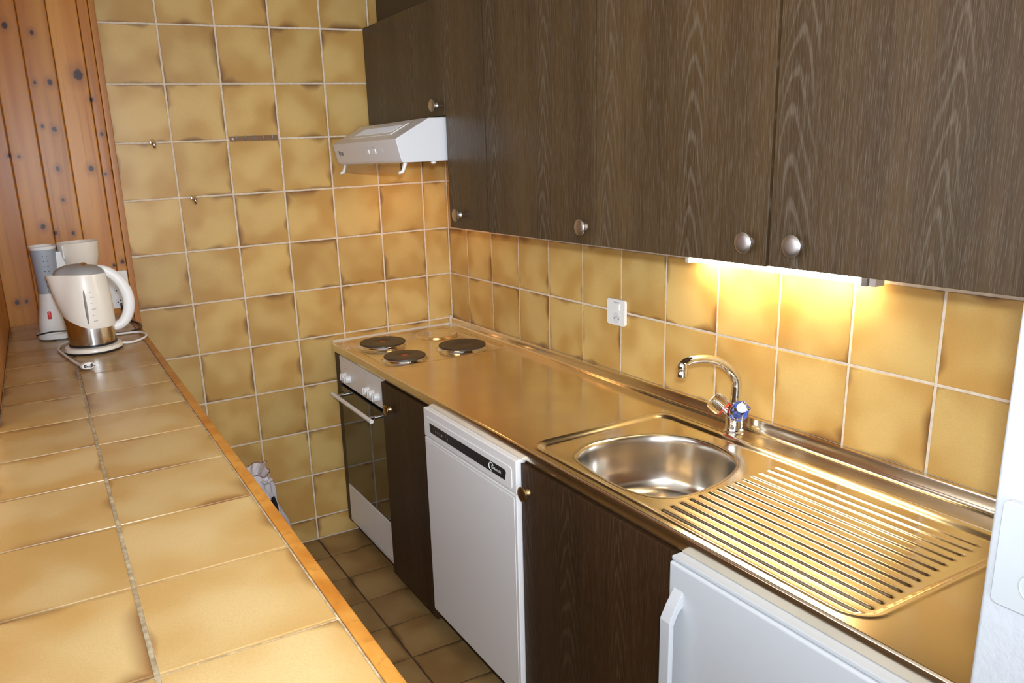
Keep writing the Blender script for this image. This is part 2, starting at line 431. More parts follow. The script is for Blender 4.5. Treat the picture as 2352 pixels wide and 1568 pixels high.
# ------------------------------------------------------------------ bar
ZB = 1.1044
bm = B(); box(bm, -1.735, -1.44, -2.95, -0.03, 0.0, ZB-0.045)
bar_base = struct('bar_base', bm, M_barside)
bar = thing('bar_counter', 'high breakfast bar with brown tiled top and pine edge strip', 'bar counter', (-1.55, -1.5, ZB-0.045))
bm = B(); box(bm, -1.736, -1.3635, -2.95, -0.026, ZB-0.045, ZB-0.0030)
obj('grout_bed', bm, M_bgrout, bar)
bm = B(); box(bm, -1.3632, -1.3445, -2.95, -0.026, ZB-0.045, ZB-0.0002, 0.003, 2)
obj('edge_strip', bm, M_trimwood, bar)
yb = [-0.026] + [-0.1143 - P2*k for k in range(0, 14)] + [-2.95]
for j in range(len(yb)-1):
    for (x0, x1) in ((-1.736, -1.5631), (-1.5631, -1.3640)):
        tile(bar, 'up', M_bar, x0, x1, yb[j+1], yb[j], ZB, 0.0055)

# ------------------------------------------------------------------ knob maker
def knob(parent, x, y, z, r=0.0215, mat=M_nickel, depth=0.024):
    bm = B()
    lathe(bm, [(0.011, 0), (0.010, 0.004), (0.0075, 0.008), (0.0075, depth*0.55), (r*0.86, depth*0.66), (r, depth*0.76), (r*0.985, depth*0.84), (r*0.90, depth*0.90), (r*0.70, depth*0.96), (r*0.40, depth*0.99), (r*0.1, depth)], (x, y, z), (-1, 0, 0), 28)
    return obj('knob', bm, mat, parent, 40)

# ------------------------------------------------------------------ wall cabinets
XF, ZBOT, ZTOP = -0.3466, 1.3686, 2.107
def wall_cab(y0, y1, z0, label, knobs, name='wall_cabinet'):
    c = thing(name, label, 'cabinet', (XF/2, (y0+y1)/2, z0), 'dark oak wall cabinets')
    bm = B(); box(bm, XF+0.020, -0.0095, y1+0.0005, y0-0.0005, z0+0.004, ZTOP)
    obj('body', bm, M_oakside, c)
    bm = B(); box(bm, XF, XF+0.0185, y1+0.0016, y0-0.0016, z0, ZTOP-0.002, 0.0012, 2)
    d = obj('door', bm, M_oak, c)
    for (ky, kz) in knobs: knob(d, XF, ky, kz)
    return c
wall_cab(-0.0095, -0.681, 1.7375, 'short dark oak wall cabinet above the white range hood', [(-0.622, 1.772)])
wall_cab(-0.682, -0.9405, ZBOT+0.001, 'narrow dark oak wall cabinet just right of the range hood', [(-0.758, 1.415)])
wall_cab(-0.9415, -1.4765, ZBOT, 'dark oak wall cabinet between the narrow one and the lamp', [(-1.435, 1.414)])
wall_cab(-1.4785, -2.0125, ZBOT, 'dark oak wall cabinet above the glowing lamp, knob at its lower right', [(-1.969, 1.414)])
wall_cab(-2.0155, -2.5840, ZBOT+0.002, 'rightmost dark oak wall cabinet, knob at its lower left', [(-2.083, 1.416)])
bm = B(); box(bm, -0.282, -0.0095, -2.584, -0.0095, ZTOP+0.001, CEIL-0.001)
soff = obj('cabinet_filler', bm, M_oakside); tag(soff, 'dark filler board set back above the wall cabinets', 'filler board')

# ------------------------------------------------------------------ range hood
hood = thing('range_hood', 'white sloping range hood under the short cabinet', 'range hood', (-0.25, -0.36, 1.56))
H0, H1 = -0.664, -0.055
bm = B(); prism(bm, [(-0.010, 1.733), (-0.398, 1.733), (-0.5245, 1.6685), (-0.507, 1.599), (-0.500, 1.5915), (-0.010, 1.5915)], 'y', H0, H1, 0.003)
body = obj('body', bm, M_white, hood)
# raised frame with vent slots on the slope
sl = Vector((-0.5245+0.398, 0, 1.6685-1.733)).normalized(); nl = Vector((sl.z, 0, -sl.x))
if nl.z < 0: nl = -nl
def slope_pt(t, yy, h): return Vector((-0.398, yy, 1.733)) + sl*t + nl*h
bm = B()
def slab(bm, t0, t1, y0, y1, h0, h1):
    r_ = [[slope_pt(t, yy, h) for (t, yy) in ((t0, y0), (t1, y0), (t1, y1), (t0, y1))] for h in (h0, h1)]
    rings(bm, r_, True, True, True)
slab(bm, 0.028, 0.105, -0.555, -0.165, -0.001, 0.0022)
gr = obj('vent_panel', bm, M_wplast, hood)
bm = B()
for k in range(44):
    yy = -0.53 + k*0.0079
    slab(bm, 0.042, 0.090, yy, yy+0.0035, 0.001, 0.0032)
obj('vent_slats', bm, M_white, gr)['kind'] = 'stuff'
# front control panel
fd = Vector((-0.507+0.5245, 0, 1.599-1.6685)).normalized(); fn = Vector((-fd.z, 0, fd.x)); fn = fn if fn.x < 0 else -fn
def fp(s, yy, h): return Vector((-0.5245, yy, 1.6685)) + fd*s + fn*h
def fslab(bm, s0, s1, y0, y1, h0, h1):
    rings(bm, [[fp(s, yy, h) for (s, yy) in ((s0, y0), (s1, y0), (s1, y1), (s0, y1))] for h in (h0, h1)], True, True, True)
bm = B()
pl = [(0.036+0.0185*math.sin(2*math.pi*k/36), -0.45+0.082*math.cos(2*math.pi*k/36)) for k in range(36)]
rings(bm, [[fp(s, yy, h) for (s, yy) in pl] for h in (-0.001, 0.0010)], True, True, True)
ctl = obj('control_panel', bm, M_white, hood)
for (ya, yb_) in ((-0.416, -0.394), (-0.475, -0.442)):
    bm = B(); fslab(bm, 0.028, 0.043, ya, yb_, 0.0, 0.0048)
    obj('slide_switch', bm, M_wplast, ctl)
bm = B()
for yy in (-0.400, -0.408, -0.448, -0.455, -0.462, -0.469): fslab(bm, 0.0215, 0.0245, yy-0.002, yy+0.002, 0.0, 0.0013)
obj('switch_legend', bm, M_grey, ctl)['kind'] = 'stuff'
bm = B(); fslab(bm, 0.026, 0.046, -0.1075, -0.102, 0, 0.0006)
obj('logo_bar', bm, M_ink, hood)
text_mesh('logo', 'FORS', M_ink, hood, 0.017, fp(0.043, -0.112, 0.0005), (0, -1, 0), -fd, 0.85)
# glass visor hung below, its two arms and the underside lamp
bm = B(); box(bm, -0.494, -0.490, -0.625, -0.095, 1.562, 1.590, 0.001, 1)
obj('visor', bm, M_visor, hood)
for yy in (-0.648, -0.085):
    bm = B(); tube(bm, [(-0.485, yy, 1.594), (-0.492, yy, 1.575), (-0.499, yy, 1.562), (-0.512, yy, 1.559)], [0.0065, 0.0065, 0.006, 0.004], 8)
    obj('visor_arm', bm, M_wplast, hood)
bm = B(); box(bm, -0.31, -0.19, -0.31, -0.19, 1.5905, 1.5925, 0.0004, 1); obj('lamp_cover', bm, M_hoodlamp, hood)
bm = B(); lathe(bm, [(0.010, 0), (0.010, 0.006), (0.005, 0.009)], (-0.375, -0.635, 1.5915), (0, 0, -1), 14); obj('foot', bm, M_wplast, hood)

# ------------------------------------------------------------------ worktop with sink and hotplates
ZC, XE = 0.8712, -0.5805
top = thing('steel_worktop', 'long stainless steel worktop with sink, drainer and hotplates', 'worktop', (-0.29, -1.29, 0.8355))
rimpx = [(-0.486, -1.58), (-0.431, -1.545), (-0.374, -1.536), (-0.308, -1.546), (-0.240, -1.572), (-0.192, -1.610), (-0.165, -1.662), (-0.158, -1.727), (-0.170, -1.787), (-0.195, -1.830), (-0.232, -1.858), (-0.288, -1.882), (-0.35, -1.897), (-0.405, -1.903), (-0.45, -1.897), (-0.488, -1.872), (-0.510, -1.828), (-0.518, -1.779), (-0.518, -1.726), (-0.512, -1.666), (-0.503, -1.613)]
rim = [(p.x, p.y) for p in catmull([(a, b, 0) for a, b in rimpx], 4, True)]
rc = (sum(p[0] for p in rim)/len(rim), sum(p[1] for p in rim)/len(rim))
def inside(x, y, poly):
    c = False; n = len(poly)
    for i in range(n):
        (x1, y1), (x2, y2) = poly[i], poly[(i+1) % n]
        if (y1 > y) != (y2 > y) and x < (x2-x1)*(y-y1)/(y2-y1)+x1: c = not c
    return c
def scaled(s): return [(rc[0]+(x-rc[0])*s, rc[1]+(y-rc[1])*s) for x, y in rim]
hole = scaled(1.012)
def sst(a, b, x):
    t = max(0, min(1, (x-a)/(b-a))); return t*t*(3-2*t)
def rsd(x, y, x0, x1, y0, y1, r):
    dx = abs(x-(x0+x1)/2)-(x1-x0)/2+r; dy = abs(y-(y0+y1)/2)-(y1-y0)/2+r
    return math.hypot(max(dx, 0), max(dy, 0))+min(max(dx, dy), 0)-r
ribs = []
for i in range(14):
    t = i/13
    ribs.append((-0.520+0.372*t, -1.934+0.027*t, -2.386+0.030*t))
def hsink(x, y):
    d = -rsd(x, y, -0.551, -0.098, -2.412, -1.468, 0.05)
    h = 0.0014*math.exp(-((d+0.004)/0.004)**2) - 0.0085*sst(0.0, 0.020, d)
    if y < -1.89:
        for (rx, a, b) in ribs:
            if abs(x-rx) > 0.011: continue
            yy = max(b, min(a, y)); dd = math.hypot(x-rx, y-yy)
            if dd < 0.0085: h += 0.0030*(0.5+0.5*math.cos(math.pi*dd/0.0085))
    return h
def hhob(x, y):
    d = -rsd(x, y, -0.552, -0.042, -0.548, -0.022, 0.045)
    return 0.0022*math.exp(-((d)/0.005)**2) - 0.0035*sst(0.0, 0.012, d)
bm = B()
def grid(bm, x0, x1, y0, y1, nx, ny, hf, skip=None):
    V = []
    for i in range(nx+1):
        row = []
        for j in range(ny+1):
            x = x0+(x1-x0)*i/nx; y = y0+(y1-y0)*j/ny
            row.append(bm.verts.new((x, y, ZC+hf(x, y))))
        V.append(row)
    for i in range(nx):
        for j in range(ny):
            if skip:
                cx, cy = x0+(x1-x0)*(i+.5)/nx, y0+(y1-y0)*(j+.5)/ny
                if inside(cx, cy, skip): continue
            bm.faces.new((V[i][j], V[i+1][j], V[i+1][j+1], V[i][j+1]))
GX0, GX1 = -0.5745, -0.075
grid(bm, GX0, GX1, -2.436, -1.446, 250, 330, hsink, hole)
grid(bm, GX0, -0.024, -0.575, -0.0095, 110, 110, hhob)
def flat(bm, x0, x1, y0, y1):
    grid(bm, x0, x1, y0, y1, 12, 24, lambda x, y: 0.0)
flat(bm, GX0, -0.024, -1.446, -0.575); flat(bm, GX1, -0.024, -2.436, -1.446); flat(bm, GX0, -0.024, -2.585, -2.436)
for v in [v for v in bm.verts if not v.link_faces]: bm.verts.remove(v)
sheet = obj('top_sheet', bm, M_steel, top, 60, fix=False)
# front lip (rounded) and upstand with a cove
bm = B()
lip = [(GX0, ZC)] + [(XE+0.006-0.006*math.sin(R(a)), ZC-0.006+0.006*math.cos(R(a))) for a in (20, 45, 70, 90)] + [(XE, 0.8375), (XE+0.002, 0.8355), (XE+0.04, 0.8355)]
rings(bm, [[(x, yy, z) for x, z in lip] for yy in (-2.585, -0.0095)], False)
obj('front_lip', bm, M_steel, top, 50)
bm = B()
ups = [(-0.024, ZC), (-0.020, ZC+0.0008), (-0.0165, ZC+0.004), (-0.0155, ZC+0.010), (-0.0150, 0.901), (-0.0135, 0.9042), (-0.001, 0.9042)]
rings(bm, [[(x, yy, z) for x, z in ups] for yy in (-2.585, -0.0095)], False)
obj('upstand', bm, M_steel, top, 50)
bm = B(); prism(bm, [(XE+0.002, 0.8360), (XE+0.03, 0.8360), (XE+0.03, ZC-0.004), (XE+0.002, ZC-0.004)], 'y', -0.0093, -0.0105); 
obj('end_cap', bm, M_black, top)
bm = B(); box(bm, -0.020, -0.004, -0.013, -0.0012, 0.872, 0.912, 0.003, 2); obj('sealant', bm, M_sil, top)
bm = B(); prism(bm, [(-0.0085, ZC-0.001), (-0.0002, ZC-0.001), (-0.0002, ZC+0.007), (-0.003, ZC+0.006)], 'x', -0.5745, -0.016)
obj('sealant', bm, M_sil, top)
# bowl
bm = B()
prof = [(1.050, None, 0.0004), (1.018, None, 0.0007), (1.0, -0.0085, -0.0004), (0.985, -0.0085, -0.0032), (0.973, -0.0085, -0.009), (0.963, -0.0085, -0.022), (0.945, -0.0085, -0.055), (0.925, -0.0085, -0.090), (0.900, -0.0085, -0.116), (0.860, -0.0085, -0.134), (0.800, -0.0085, -0.1445), (0.70, -0.0085, -0.1495), (0.50, -0.0085, -0.1525), (0.22, -0.0085, -0.156)]
rs = []
for (s, hb, dz) in prof:
    rs.append([(x, y, ZC+(hsink(x, y) if hb is None else hb)+dz) for x, y in scaled(s)])
rings(bm, rs, True, False, True)
for fc in bm.faces: fc.normal_flip()
bowl = obj('sink_bowl', bm, M_bowl, top, 70, fix=False)
bm = B(); lathe(bm, [(0.042, 0.0), (0.040, 0.0025), (0.034, 0.003), (0.030, 0.0)], (rc[0], rc[1], ZC-0.0085-0.1545), (0, 0, 1), 32, False, True)
drain = obj('drain', bm, M_chrome, bowl)
bm = B()
for k in range(9):
    a = 2*math.pi*k/8; rr_ = 0 if k == 8 else 0.018
    lathe(bm, [(0.004, 0), (0.0038, 0.0006)], (rc[0]+rr_*math.cos(a), rc[1]+rr_*math.sin(a), ZC-0.0085-0.1544), (0, 0, 1), 10)
obj('drain_holes', bm, M_black, drain)['kind'] = 'stuff'
# hotplates
for (hx, hy, r, dot) in ((-0.420, -0.178, 0.0935, True), (-0.441, -0.441, 0.0800, True), (-0.183, -0.424, 0.0935, False)):
    zz = ZC-0.0035
    bm = B(); lathe(bm, [(r*0.55, 0.010), (r*0.62, 0.0165), (r*0.985, 0.0165), (r, 0.0150), (r, 0.0095), (r*0.97, 0.0085)], (hx, hy, zz), (0, 0, 1), 56, False, False)
    lathe(bm, [(r*0.0, 0.0152), (r*0.30, 0.0152), (r*0.33, 0.0162), (r*0.62, 0.0165)], (hx, hy, zz), (0, 0, 1), 56, False, False)
    hp = obj('hotplate', bm, M_iron, top, 40)
    bm = B(); lathe(bm, [(r*0.95, 0.0115), (r*1.025, 0.0105), (r*1.045, 0.0085), (r*1.06, 0.0045), (r*1.10, 0.0018), (r*1.13, 0.0003)], (hx, hy, zz), (0, 0, 1), 56, False, False)
    obj('trim_ring', bm, M_chrome, hp, 60)
    if dot:
        bm = B(); lathe(bm, [(0.0115, 0.0152), (0.0112, 0.0157)], (hx, hy, zz), (0, 0, 1), 24); obj('red_dot', bm, M_reddot, hp)
hx, hy, r, zz = -0.158, -0.152, 0.088, ZC-0.0035
bm = B(); lathe(bm, [(r*1.10, 0.0003), (r*1.06, 0.003), (r*1.02, 0.0065), (r*0.98, 0.0085), (r*0.93, 0.0080), (r*0.88, 0.0050), (r*0.80, 0.0042), (r*0.3, 0.0045)], (hx, hy, zz), (0, 0, 1), 56, False, True)
obj('blank_hotplate_cover', bm, M_steel, top, 60)

# ------------------------------------------------------------------ tap
tap = thing('mixer_tap', 'chrome mixer tap with arched spout and clear handles behind the sink', 'tap', (-0.058, -1.692, ZC))
tx, ty = -0.058, -1.692
bm = B(); lathe(bm, [(0.026, 0.0), (0.0265, 0.003), (0.0235, 0.006), (0.0215, 0.012), (0.0225, 0.030), (0.024, 0.042), (0.0215, 0.055), (0.0165, 0.064), (0.0135, 0.072), (0.0130, 0.082)], (tx, ty, ZC), (0, 0, 1), 32)
obj('body', bm, M_chrome, tap, 50)
sp = catmull([(tx, ty, ZC+0.078), (tx+0.004, ty+0.001, ZC+0.110), (tx+0.002, ty+0.002, ZC+0.140), (tx-0.020, ty+0.006, ZC+0.172), (tx-0.055, ty+0.011, ZC+0.196), (tx-0.095, ty+0.016, ZC+0.209), (tx-0.130, ty+0.020, ZC+0.212), (tx-0.152, ty+0.0225, ZC+0.209), (tx-0.165, ty+0.024, ZC+0.202)], 6)
bm = B(); n_ = len(sp); tube(bm, sp, [0.0128-0.0022*(i/(n_-1)) for i in range(n_)], 20)
obj('spout', bm, M_chrome, tap, 60)
ex, ey, ez = tx-0.165, ty+0.024, ZC+0.203
bm = B(); lathe(bm, [(0.0100, 0.006), (0.0125, 0.002), (0.0128, -0.012), (0.0118, -0.0135), (0.0118, -0.016), (0.0128, -0.0175), (0.0128, -0.030), (0.0112, -0.031)], (ex, ey, ez), (0, 0, 1), 26)
obj('nozzle', bm, M_chrome, tap, 40)
for (dy, ring, lab) in ((1, M_red, 'clear handle with a red ring'), (-1, M_blue, 'clear handle with a blue ring')):
    ax = Vector((-0.42, 0.66*dy, 0.62)).normalized(); o = Vector((tx, ty, ZC+0.036)) + ax*0.012
    bm = B(); lathe(bm, [(0.0165, 0), (0.0150, 0.008), (0.0125, 0.018), (0.0125, 0.026)], o, ax, 24); obj('valve_neck', bm, M_chrome, tap, 50)
    a, b, nn = basis(ax); rs = []
    for (rad, hh) in ((0.0185, 0.0255), (0.0225, 0.029), (0.0235, 0.046), (0.0225, 0.059), (0.0190, 0.063)):
        rs.append([o + nn*hh + (a*math.cos(2*math.pi*j/48)+b*math.sin(2*math.pi*j/48))*rad*(1+0.085*math.cos(6*2*math.pi*j/48)) for j in range(48)])
    bm = B(); rings(bm, rs, True, True, True)
    hd = obj('handle', bm, M_acryl, tap, 50); hd['label'] = lab
    bm = B(); lathe(bm, [(0.0150, 0.0222), (0.0215, 0.0222), (0.0215, 0.0250), (0.0150, 0.0250)], o, ax, 30, True, True); obj('colour_ring', bm, ring, hd, 40)
    bm = B(); lathe(bm, [(0.0085, 0.026), (0.0080, 0.050), (0.0078, 0.056)], o, ax, 20); obj('handle_core', bm, M_chrome, hd, 40)
    bm = B(); lathe(bm, [(0.0125, 0.0632), (0.0125, 0.0648), (0.0100, 0.0656)], o, ax, 26); obj('handle_cap', bm, M_wplast, hd, 40)

# ------------------------------------------------------------------ lamp under the cabinets
lamp = thing('strip_lamp', 'glowing strip lamp under the wall cabinets above the sink', 'lamp', (-0.036, -1.76, 1.30))
bm = B(); box(bm, -0.075, -0.006, -2.040, -1.485, 1.3255, 1.3685, 0.004, 2); obj('housing', bm, M_wplast, lamp)
bm = B(); lathe(bm, [(0.010, 0), (0.0135, 0.004), (0.0135, 0.496), (0.010, 0.50)], (-0.036, -1.508, 1.3115), (0, -1, 0), 20); obj('tube', bm, M_tube, lamp, 60)
for yy in (-2.012, -1.490):
    bm = B(); box(bm, -0.054, -0.018, yy-0.016, yy, 1.296, 1.3260, 0.004, 2); obj('end_cap', bm, M_wplast if yy > -1.7 else M_grey, lamp)
bm = B(); box(bm, -0.052, -0.020, -2.046, -2.030, 1.297, 1.3255, 0.003, 2); obj('switch', bm, M_wplast, lamp)

# ------------------------------------------------------------------ sockets
def hexa(bm, o, ax, r, d, n=6, ph=0.0, r2=None):
    a, b, nn = basis(ax); o = Vector(o)
    rings(bm, [[o+nn*h+(a*math.cos(2*math.pi*j/n+ph)+b*math.sin(2*math.pi*j/n+ph))*q for j in range(n)] for h, q in ((0, r), (d, r2 or r))], True, True, True)
sw = thing('switch_socket', 'white switch and socket plate on the tiles left of the tap', 'socket', (0.0, -1.15, 1.057))
bm = B(); prism(bm, rrect(-1.150, 1.1005, 0.087, 0.084, 0.009), 'x', -0.0105, -0.0008, 0.0018); obj('plate', bm, M_wplast, sw)
bm = B(); box(bm, -0.0140, -0.010, -1.170, -1.137, 1.108, 1.130, 0.0015, 2); obj('rocker', bm, M_wplast, sw)
bm = B(); box(bm, -0.0112, -0.010, -1.168, -1.140, 1.1325, 1.1340); obj('legend', bm, M_grey, sw)
bm = B(); hexa(bm, (-0.0102, -1.154, 1.083), (-1, 0, 0), 0.020, 0.0012, 6); s_ = obj('socket_face', bm, M_white, sw)
bm = B()
for (dy, dz) in ((-0.0095, -0.002), (0.0095, -0.002), (0, 0.004)): lathe(bm, [(0.0024, 0), (0.0024, 0.0006)], (-0.0113, -1.154+dy, 1.083+dz), (-1, 0, 0), 10)
obj('pin_holes', bm, M_black, s_)['kind'] = 'stuff'

s2 = thing('double_socket', 'tall white socket plate on the rough white wall', 'socket', (-0.58, -2.65, 1.022))
bm = B(); prism(bm, rrect(-2.652, 1.094, 0.100, 0.142, 0.008), 'x', -0.5905, -0.5795, 0.002); obj('plate', bm, M_plate, s2)
for zc_ in (1.062, 1.126):
    bm = B(); lathe(bm, [(0.0205, 0), (0.0205, 0.0008), (0.0195, 0.0014), (0.0190, 0.0002)], (-0.5905, -2.652, zc_), (-1, 0, 0), 30); s_ = obj('socket_face', bm, M_plate, s2)
    bm = B()
    for (dy, dz) in ((-0.0095, -0.002), (0.0095, -0.002), (0, 0.004)): lathe(bm, [(0.0024, 0), (0.0024, 0.0006)], (-0.5910, -2.652+dy, zc_+dz), (-1, 0, 0), 10)
    obj('pin_holes', bm, M_black, s_)['kind'] = 'stuff'

s3 = thing('triple_socket', 'white wall socket on the pine boards behind the kettle', 'socket', (-1.372, -0.018, 1.125))
bm = B(); prism(bm, rrect(-1.372, 1.193, 0.070, 0.135, 0.006), 'y', -0.034, -0.0175, 0.002); obj('plate', bm, M_wplast, s3)
for zc_ in (1.236, 1.193, 1.150):
    bm = B(); hexa(bm, (-1.372, -0.0335, zc_), (0, -1, 0), 0.019, 0.0012, 6, R(30)); s_ = obj('socket_face', bm, M_white, s3)
    bm = B()
    for (dx, dz) in ((-0.0095, -0.002), (0.0095, -0.002), (0, 0.004)): lathe(bm, [(0.0028, 0), (0.0028, 0.0006)], (-1.372+dx, -0.0346, zc_+dz), (0, -1, 0), 10)
    obj('pin_holes', bm, M_black, s_)['kind'] = 'stuff'

# ------------------------------------------------------------------ hooks on the tiled wall
for (hx, hz, lab) in ((-1.184, 1.702, 'small chrome wall hook, the upper left of two'), (-1.066, 1.498, 'small chrome wall hook, the lower right of two')):
    h = thing('wall_hook', lab, 'hook', (hx, -0.002, hz), 'chrome hooks on the tiles')
    bm = B(); lathe(bm, [(0.0105, 0), (0.0110, 0.003), (0.0095, 0.006)], (hx, -0.0005, hz), (0, -1, 0), 20); obj('rosette', bm, M_chrome, h, 50)
    bm = B(); tube(bm, catmull([(hx, -0.005, hz+0.004), (hx+0.001, -0.018, hz-0.003), (hx+0.002, -0.024, hz-0.013), (hx+0.003, -0.018, hz-0.020)], 4), [0.008]*4+[0.0085]*4+[0.006]*4+[0.003], 12); obj('peg', bm, M_chrome, h, 50)
rail = thing('hook_rail', 'brown strip with five little hooks on the tiles', 'hook rail', (-0.817, -0.001, 1.695))
bm = B(); box(bm, -0.909, -0.725, -0.0055, -0.0008, 1.696, 1.7135, 0.001, 2); obj('strip', bm, M_bronze, rail)
for k in range(5):
    x_ = -0.886 + 0.0345*k
    bm = B(); tube(bm, catmull([(x_, -0.005, 1.709), (x_, -0.010, 1.703), (x_, -0.017, 1.704), (x_, -0.019, 1.716)], 4), 0.0021, 8); obj('hook', bm, M_grey, rail, 60)
bm = B(); lathe(bm, [(0.0045, 0), (0.004, 0.0012)], (-0.898, -0.0053, 1.7045), (0, -1, 0), 12); obj('screw', bm, M_nickel, rail)

# ------------------------------------------------------------------ base units
FX = -0.5855        # front plane of the doors
def base_cab(y0, y1, label, kn, zb, name='base_cabinet', hollow=False):
    c = thing(name, label, 'cabinet', (-0.29, (y0+y1)/2, 0.0), 'dark oak base cabinets')
    bm = B()
    if hollow:
        box(bm, FX+0.021, -0.012, y1+0.001, y0-0.001, 0.085, 0.103); box(bm, -0.024, -0.012, y1+0.001, y0-0.001, 0.103, 0.68)
        for q in (y1+0.001, y0-0.019): box(bm, FX+0.021, -0.012, q, q+0.018, 0.085, 0.8345)
    else: box(bm, FX+0.021, -0.012, y1+0.001, y0-0.001, 0.085, 0.8345)
    obj('body', bm, M_oakside, c)
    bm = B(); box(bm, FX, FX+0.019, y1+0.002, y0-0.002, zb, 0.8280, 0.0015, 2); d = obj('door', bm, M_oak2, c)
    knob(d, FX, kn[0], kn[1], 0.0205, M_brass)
    bm = B(); box(bm, -0.532, -0.514, y1+0.001, y0-0.001, 0.001, 0.0845); obj('plinth', bm, M_oakside, c)
    return c
base_cab(-0.5395, -0.9150, 'narrow dark oak base cabinet between oven and dishwasher', (-0.613, 0.741), 0.060)
base_cab(-1.4720, -2.0280, 'wide dark oak base cabinet under the sink', (-1.507, 0.757), 0.070, hollow=True)

# oven
ov = thing('oven', 'built-in oven with white panels and dark glass door under the hotplates', 'oven', (-0.29, -0.28, 0.0))
OX = -0.562
bm = B(); box(bm, OX+0.012, -0.012, -0.5370, -0.010, 0.085, 0.8345); obj('housing', bm, M_oakside, ov)
bm = B(); box(bm, OX-0.010, OX+0.0125, -0.0585, -0.0105, 0.066, 0.832, 0.001, 1); obj('side_panel', bm, M_oakside, ov)
bm = B(); box(bm, OX-0.010, OX+0.012, -0.5350, -0.0600, 0.7095, 0.8265, 0.003, 2); cp = obj('control_panel', bm, M_dish, ov)
for ky in (-0.124, -0.170, -0.372, -0.420, -0.468):
    bm = B(); lathe(bm, [(0.0175, 0), (0.0175, 0.006), (0.0165, 0.008), (0.0160, 0.019), (0.0140, 0.0215), (0.004, 0.022)], (OX-0.010, ky, 0.7480), (-1, 0, 0), 26); k_ = obj('dial', bm, M_wplast, cp, 40)
    bm = B(); box(bm, OX-0.0345, OX-0.031, ky-0.0022, ky+0.0022, 0.735, 0.763, 0.0008, 1); obj('grip', bm, M_wplast, k_)
for ky in (-0.136, -0.394):
    bm = B(); lathe(bm, [(0.002, 0), (0.0018, 0.0008)], (OX-0.010, ky, 0.785), (-1, 0, 0), 10); obj('pilot_light', bm, M_red, cp)
bm = B(); box(bm, OX-0.012, OX+0.012, -0.5350, -0.0600, 0.252, 0.6980, 0.002, 2); dr = obj('door', bm, M_oveng, ov)
bm = B(); box(bm, OX-0.0145, OX+0.011, -0.5350, -0.0600, 0.100, 0.2505, 0.002, 2); obj('lower_panel', bm, M_dish, ov)
bm = B(); box(bm, OX-0.0145, OX+0.011, -0.5350, -0.0600, 0.080, 0.0975, 0.001, 1); obj('kick_strip', bm, M_white, ov)
bm = B(); tube(bm, [(OX-0.055, -0.072, 0.668), (OX-0.055, -0.500, 0.668)], 0.0085, 16); hb = obj('handle', bm, M_dish, dr, 50)
for yy in (-0.110, -0.462):
    bm = B(); lathe(bm, [(0.0075, 0), (0.0075, 0.018), (0.0060, 0.019), (0.0060, 0.022), (0.0072, 0.023), (0.0072, 0.044)], (OX-0.0115, yy, 0.668), (-1, 0, 0), 16); obj('handle_bracket', bm, M_chrome, hb, 40)
bm = B(); box(bm, -0.530, -0.512, -0.5370, -0.010, 0.001, 0.0845); obj('plinth', bm, M_oakside, ov)

# dishwasher
DX = -0.5975
dw = thing('dishwasher', 'white dishwasher with black control strip', 'dishwasher', (-0.30, -1.195, 0.0))
D0, D1 = -1.4690, -0.9180
bm = B(); box(bm, DX+0.032, -0.02, D0+0.004, D1-0.004, 0.112, 0.8340); obj('body', bm, M_dish, dw)
bm = B(); box(bm, DX, DX+0.030, D0, D1, 0.7395, 0.8345, 0.0030, 3); pan = obj('control_panel', bm, M_dish, dw)
bm = B()
pr = rrect(-1.192, 0.7775, 0.513, 0.064, 0.012)
rings(bm, [[(DX-h, a, b) for a, b in q] for h, q in ((-0.001, pr), (0.0016, pr), (0.0022, rrect(-1.192, 0.7775, 0.509, 0.060, 0.011)))], True, True, True)
pan2 = obj('panel_inlay', bm, M_dish, pan)
bm = B(); strip = [(-0.964, 0.7935), (-1.415, 0.7935), (-1.4225, 0.7875), (-1.4165, 0.7635), (-0.972, 0.7635), (-0.967, 0.766)]
rings(bm, [[(DX-h, a, b) for a, b in strip] for h in (0.001, 0.0032)], True, True, True)
st = obj('display_strip', bm, M_black, pan)
text_mesh('brand_lettering', 'Bauknecht', M_silverink, st, 0.0125, (DX-0.0033, -1.3475, 0.7745), (0, -1, 0), (0, 0, 1), 0.95)
bm = B(); arc = [(DX-0.0034, -1.3465-0.0115*math.cos(R(a)), 0.7790+0.0115*math.sin(R(a))) for a in range(20, 300, 14)]
tube(bm, arc, [0.0012*math.sin(math.pi*(i+1.5)/(len(arc)+2))+0.0003 for i in range(len(arc))], 6); obj('brand_swoosh', bm, M_silverink, st, 60)
bm = B()
for ky in (-1.008, -1.022, -1.036, -1.050, -1.086): box(bm, DX-0.0036, DX-0.0030, ky-0.002, ky+0.002, 0.7735, 0.7800)
obj('indicator_marks', bm, M_grey, st)['kind'] = 'stuff'
for ky in (-0.988, -1.068):
    bm = B(); lathe(bm, [(0.0085, 0), (0.0082, 0.0008), (0.0074, 0.0005)], (DX-0.0031, ky, 0.779), (-1, 0, 0), 24); obj('button', bm, M_black, st)
bm = B(); lathe(bm, [(0.004, 0), (0.0038, 0.0012)], (DX-0.0031, -1.101, 0.7755), (-1, 0, 0), 14); obj('button', bm, M_black, st)
bm = B(); box(bm, DX, DX+0.030, D0, D1, 0.1080, 0.7370, 0.0035, 3); dd = obj('door', bm, M_dish, dw)
bm = B(); box(bm, DX-0.0012, DX+0.001, D0+0.012, D1-0.010, 0.119, 0.7265, 0.0010, 2); obj('door_skin', bm, M_dish, dd)
bm = B(); box(bm, -0.532, -0.514, D0+0.002, D1-0.002, 0.001, 0.1100); obj('plinth', bm, M_black, dw)

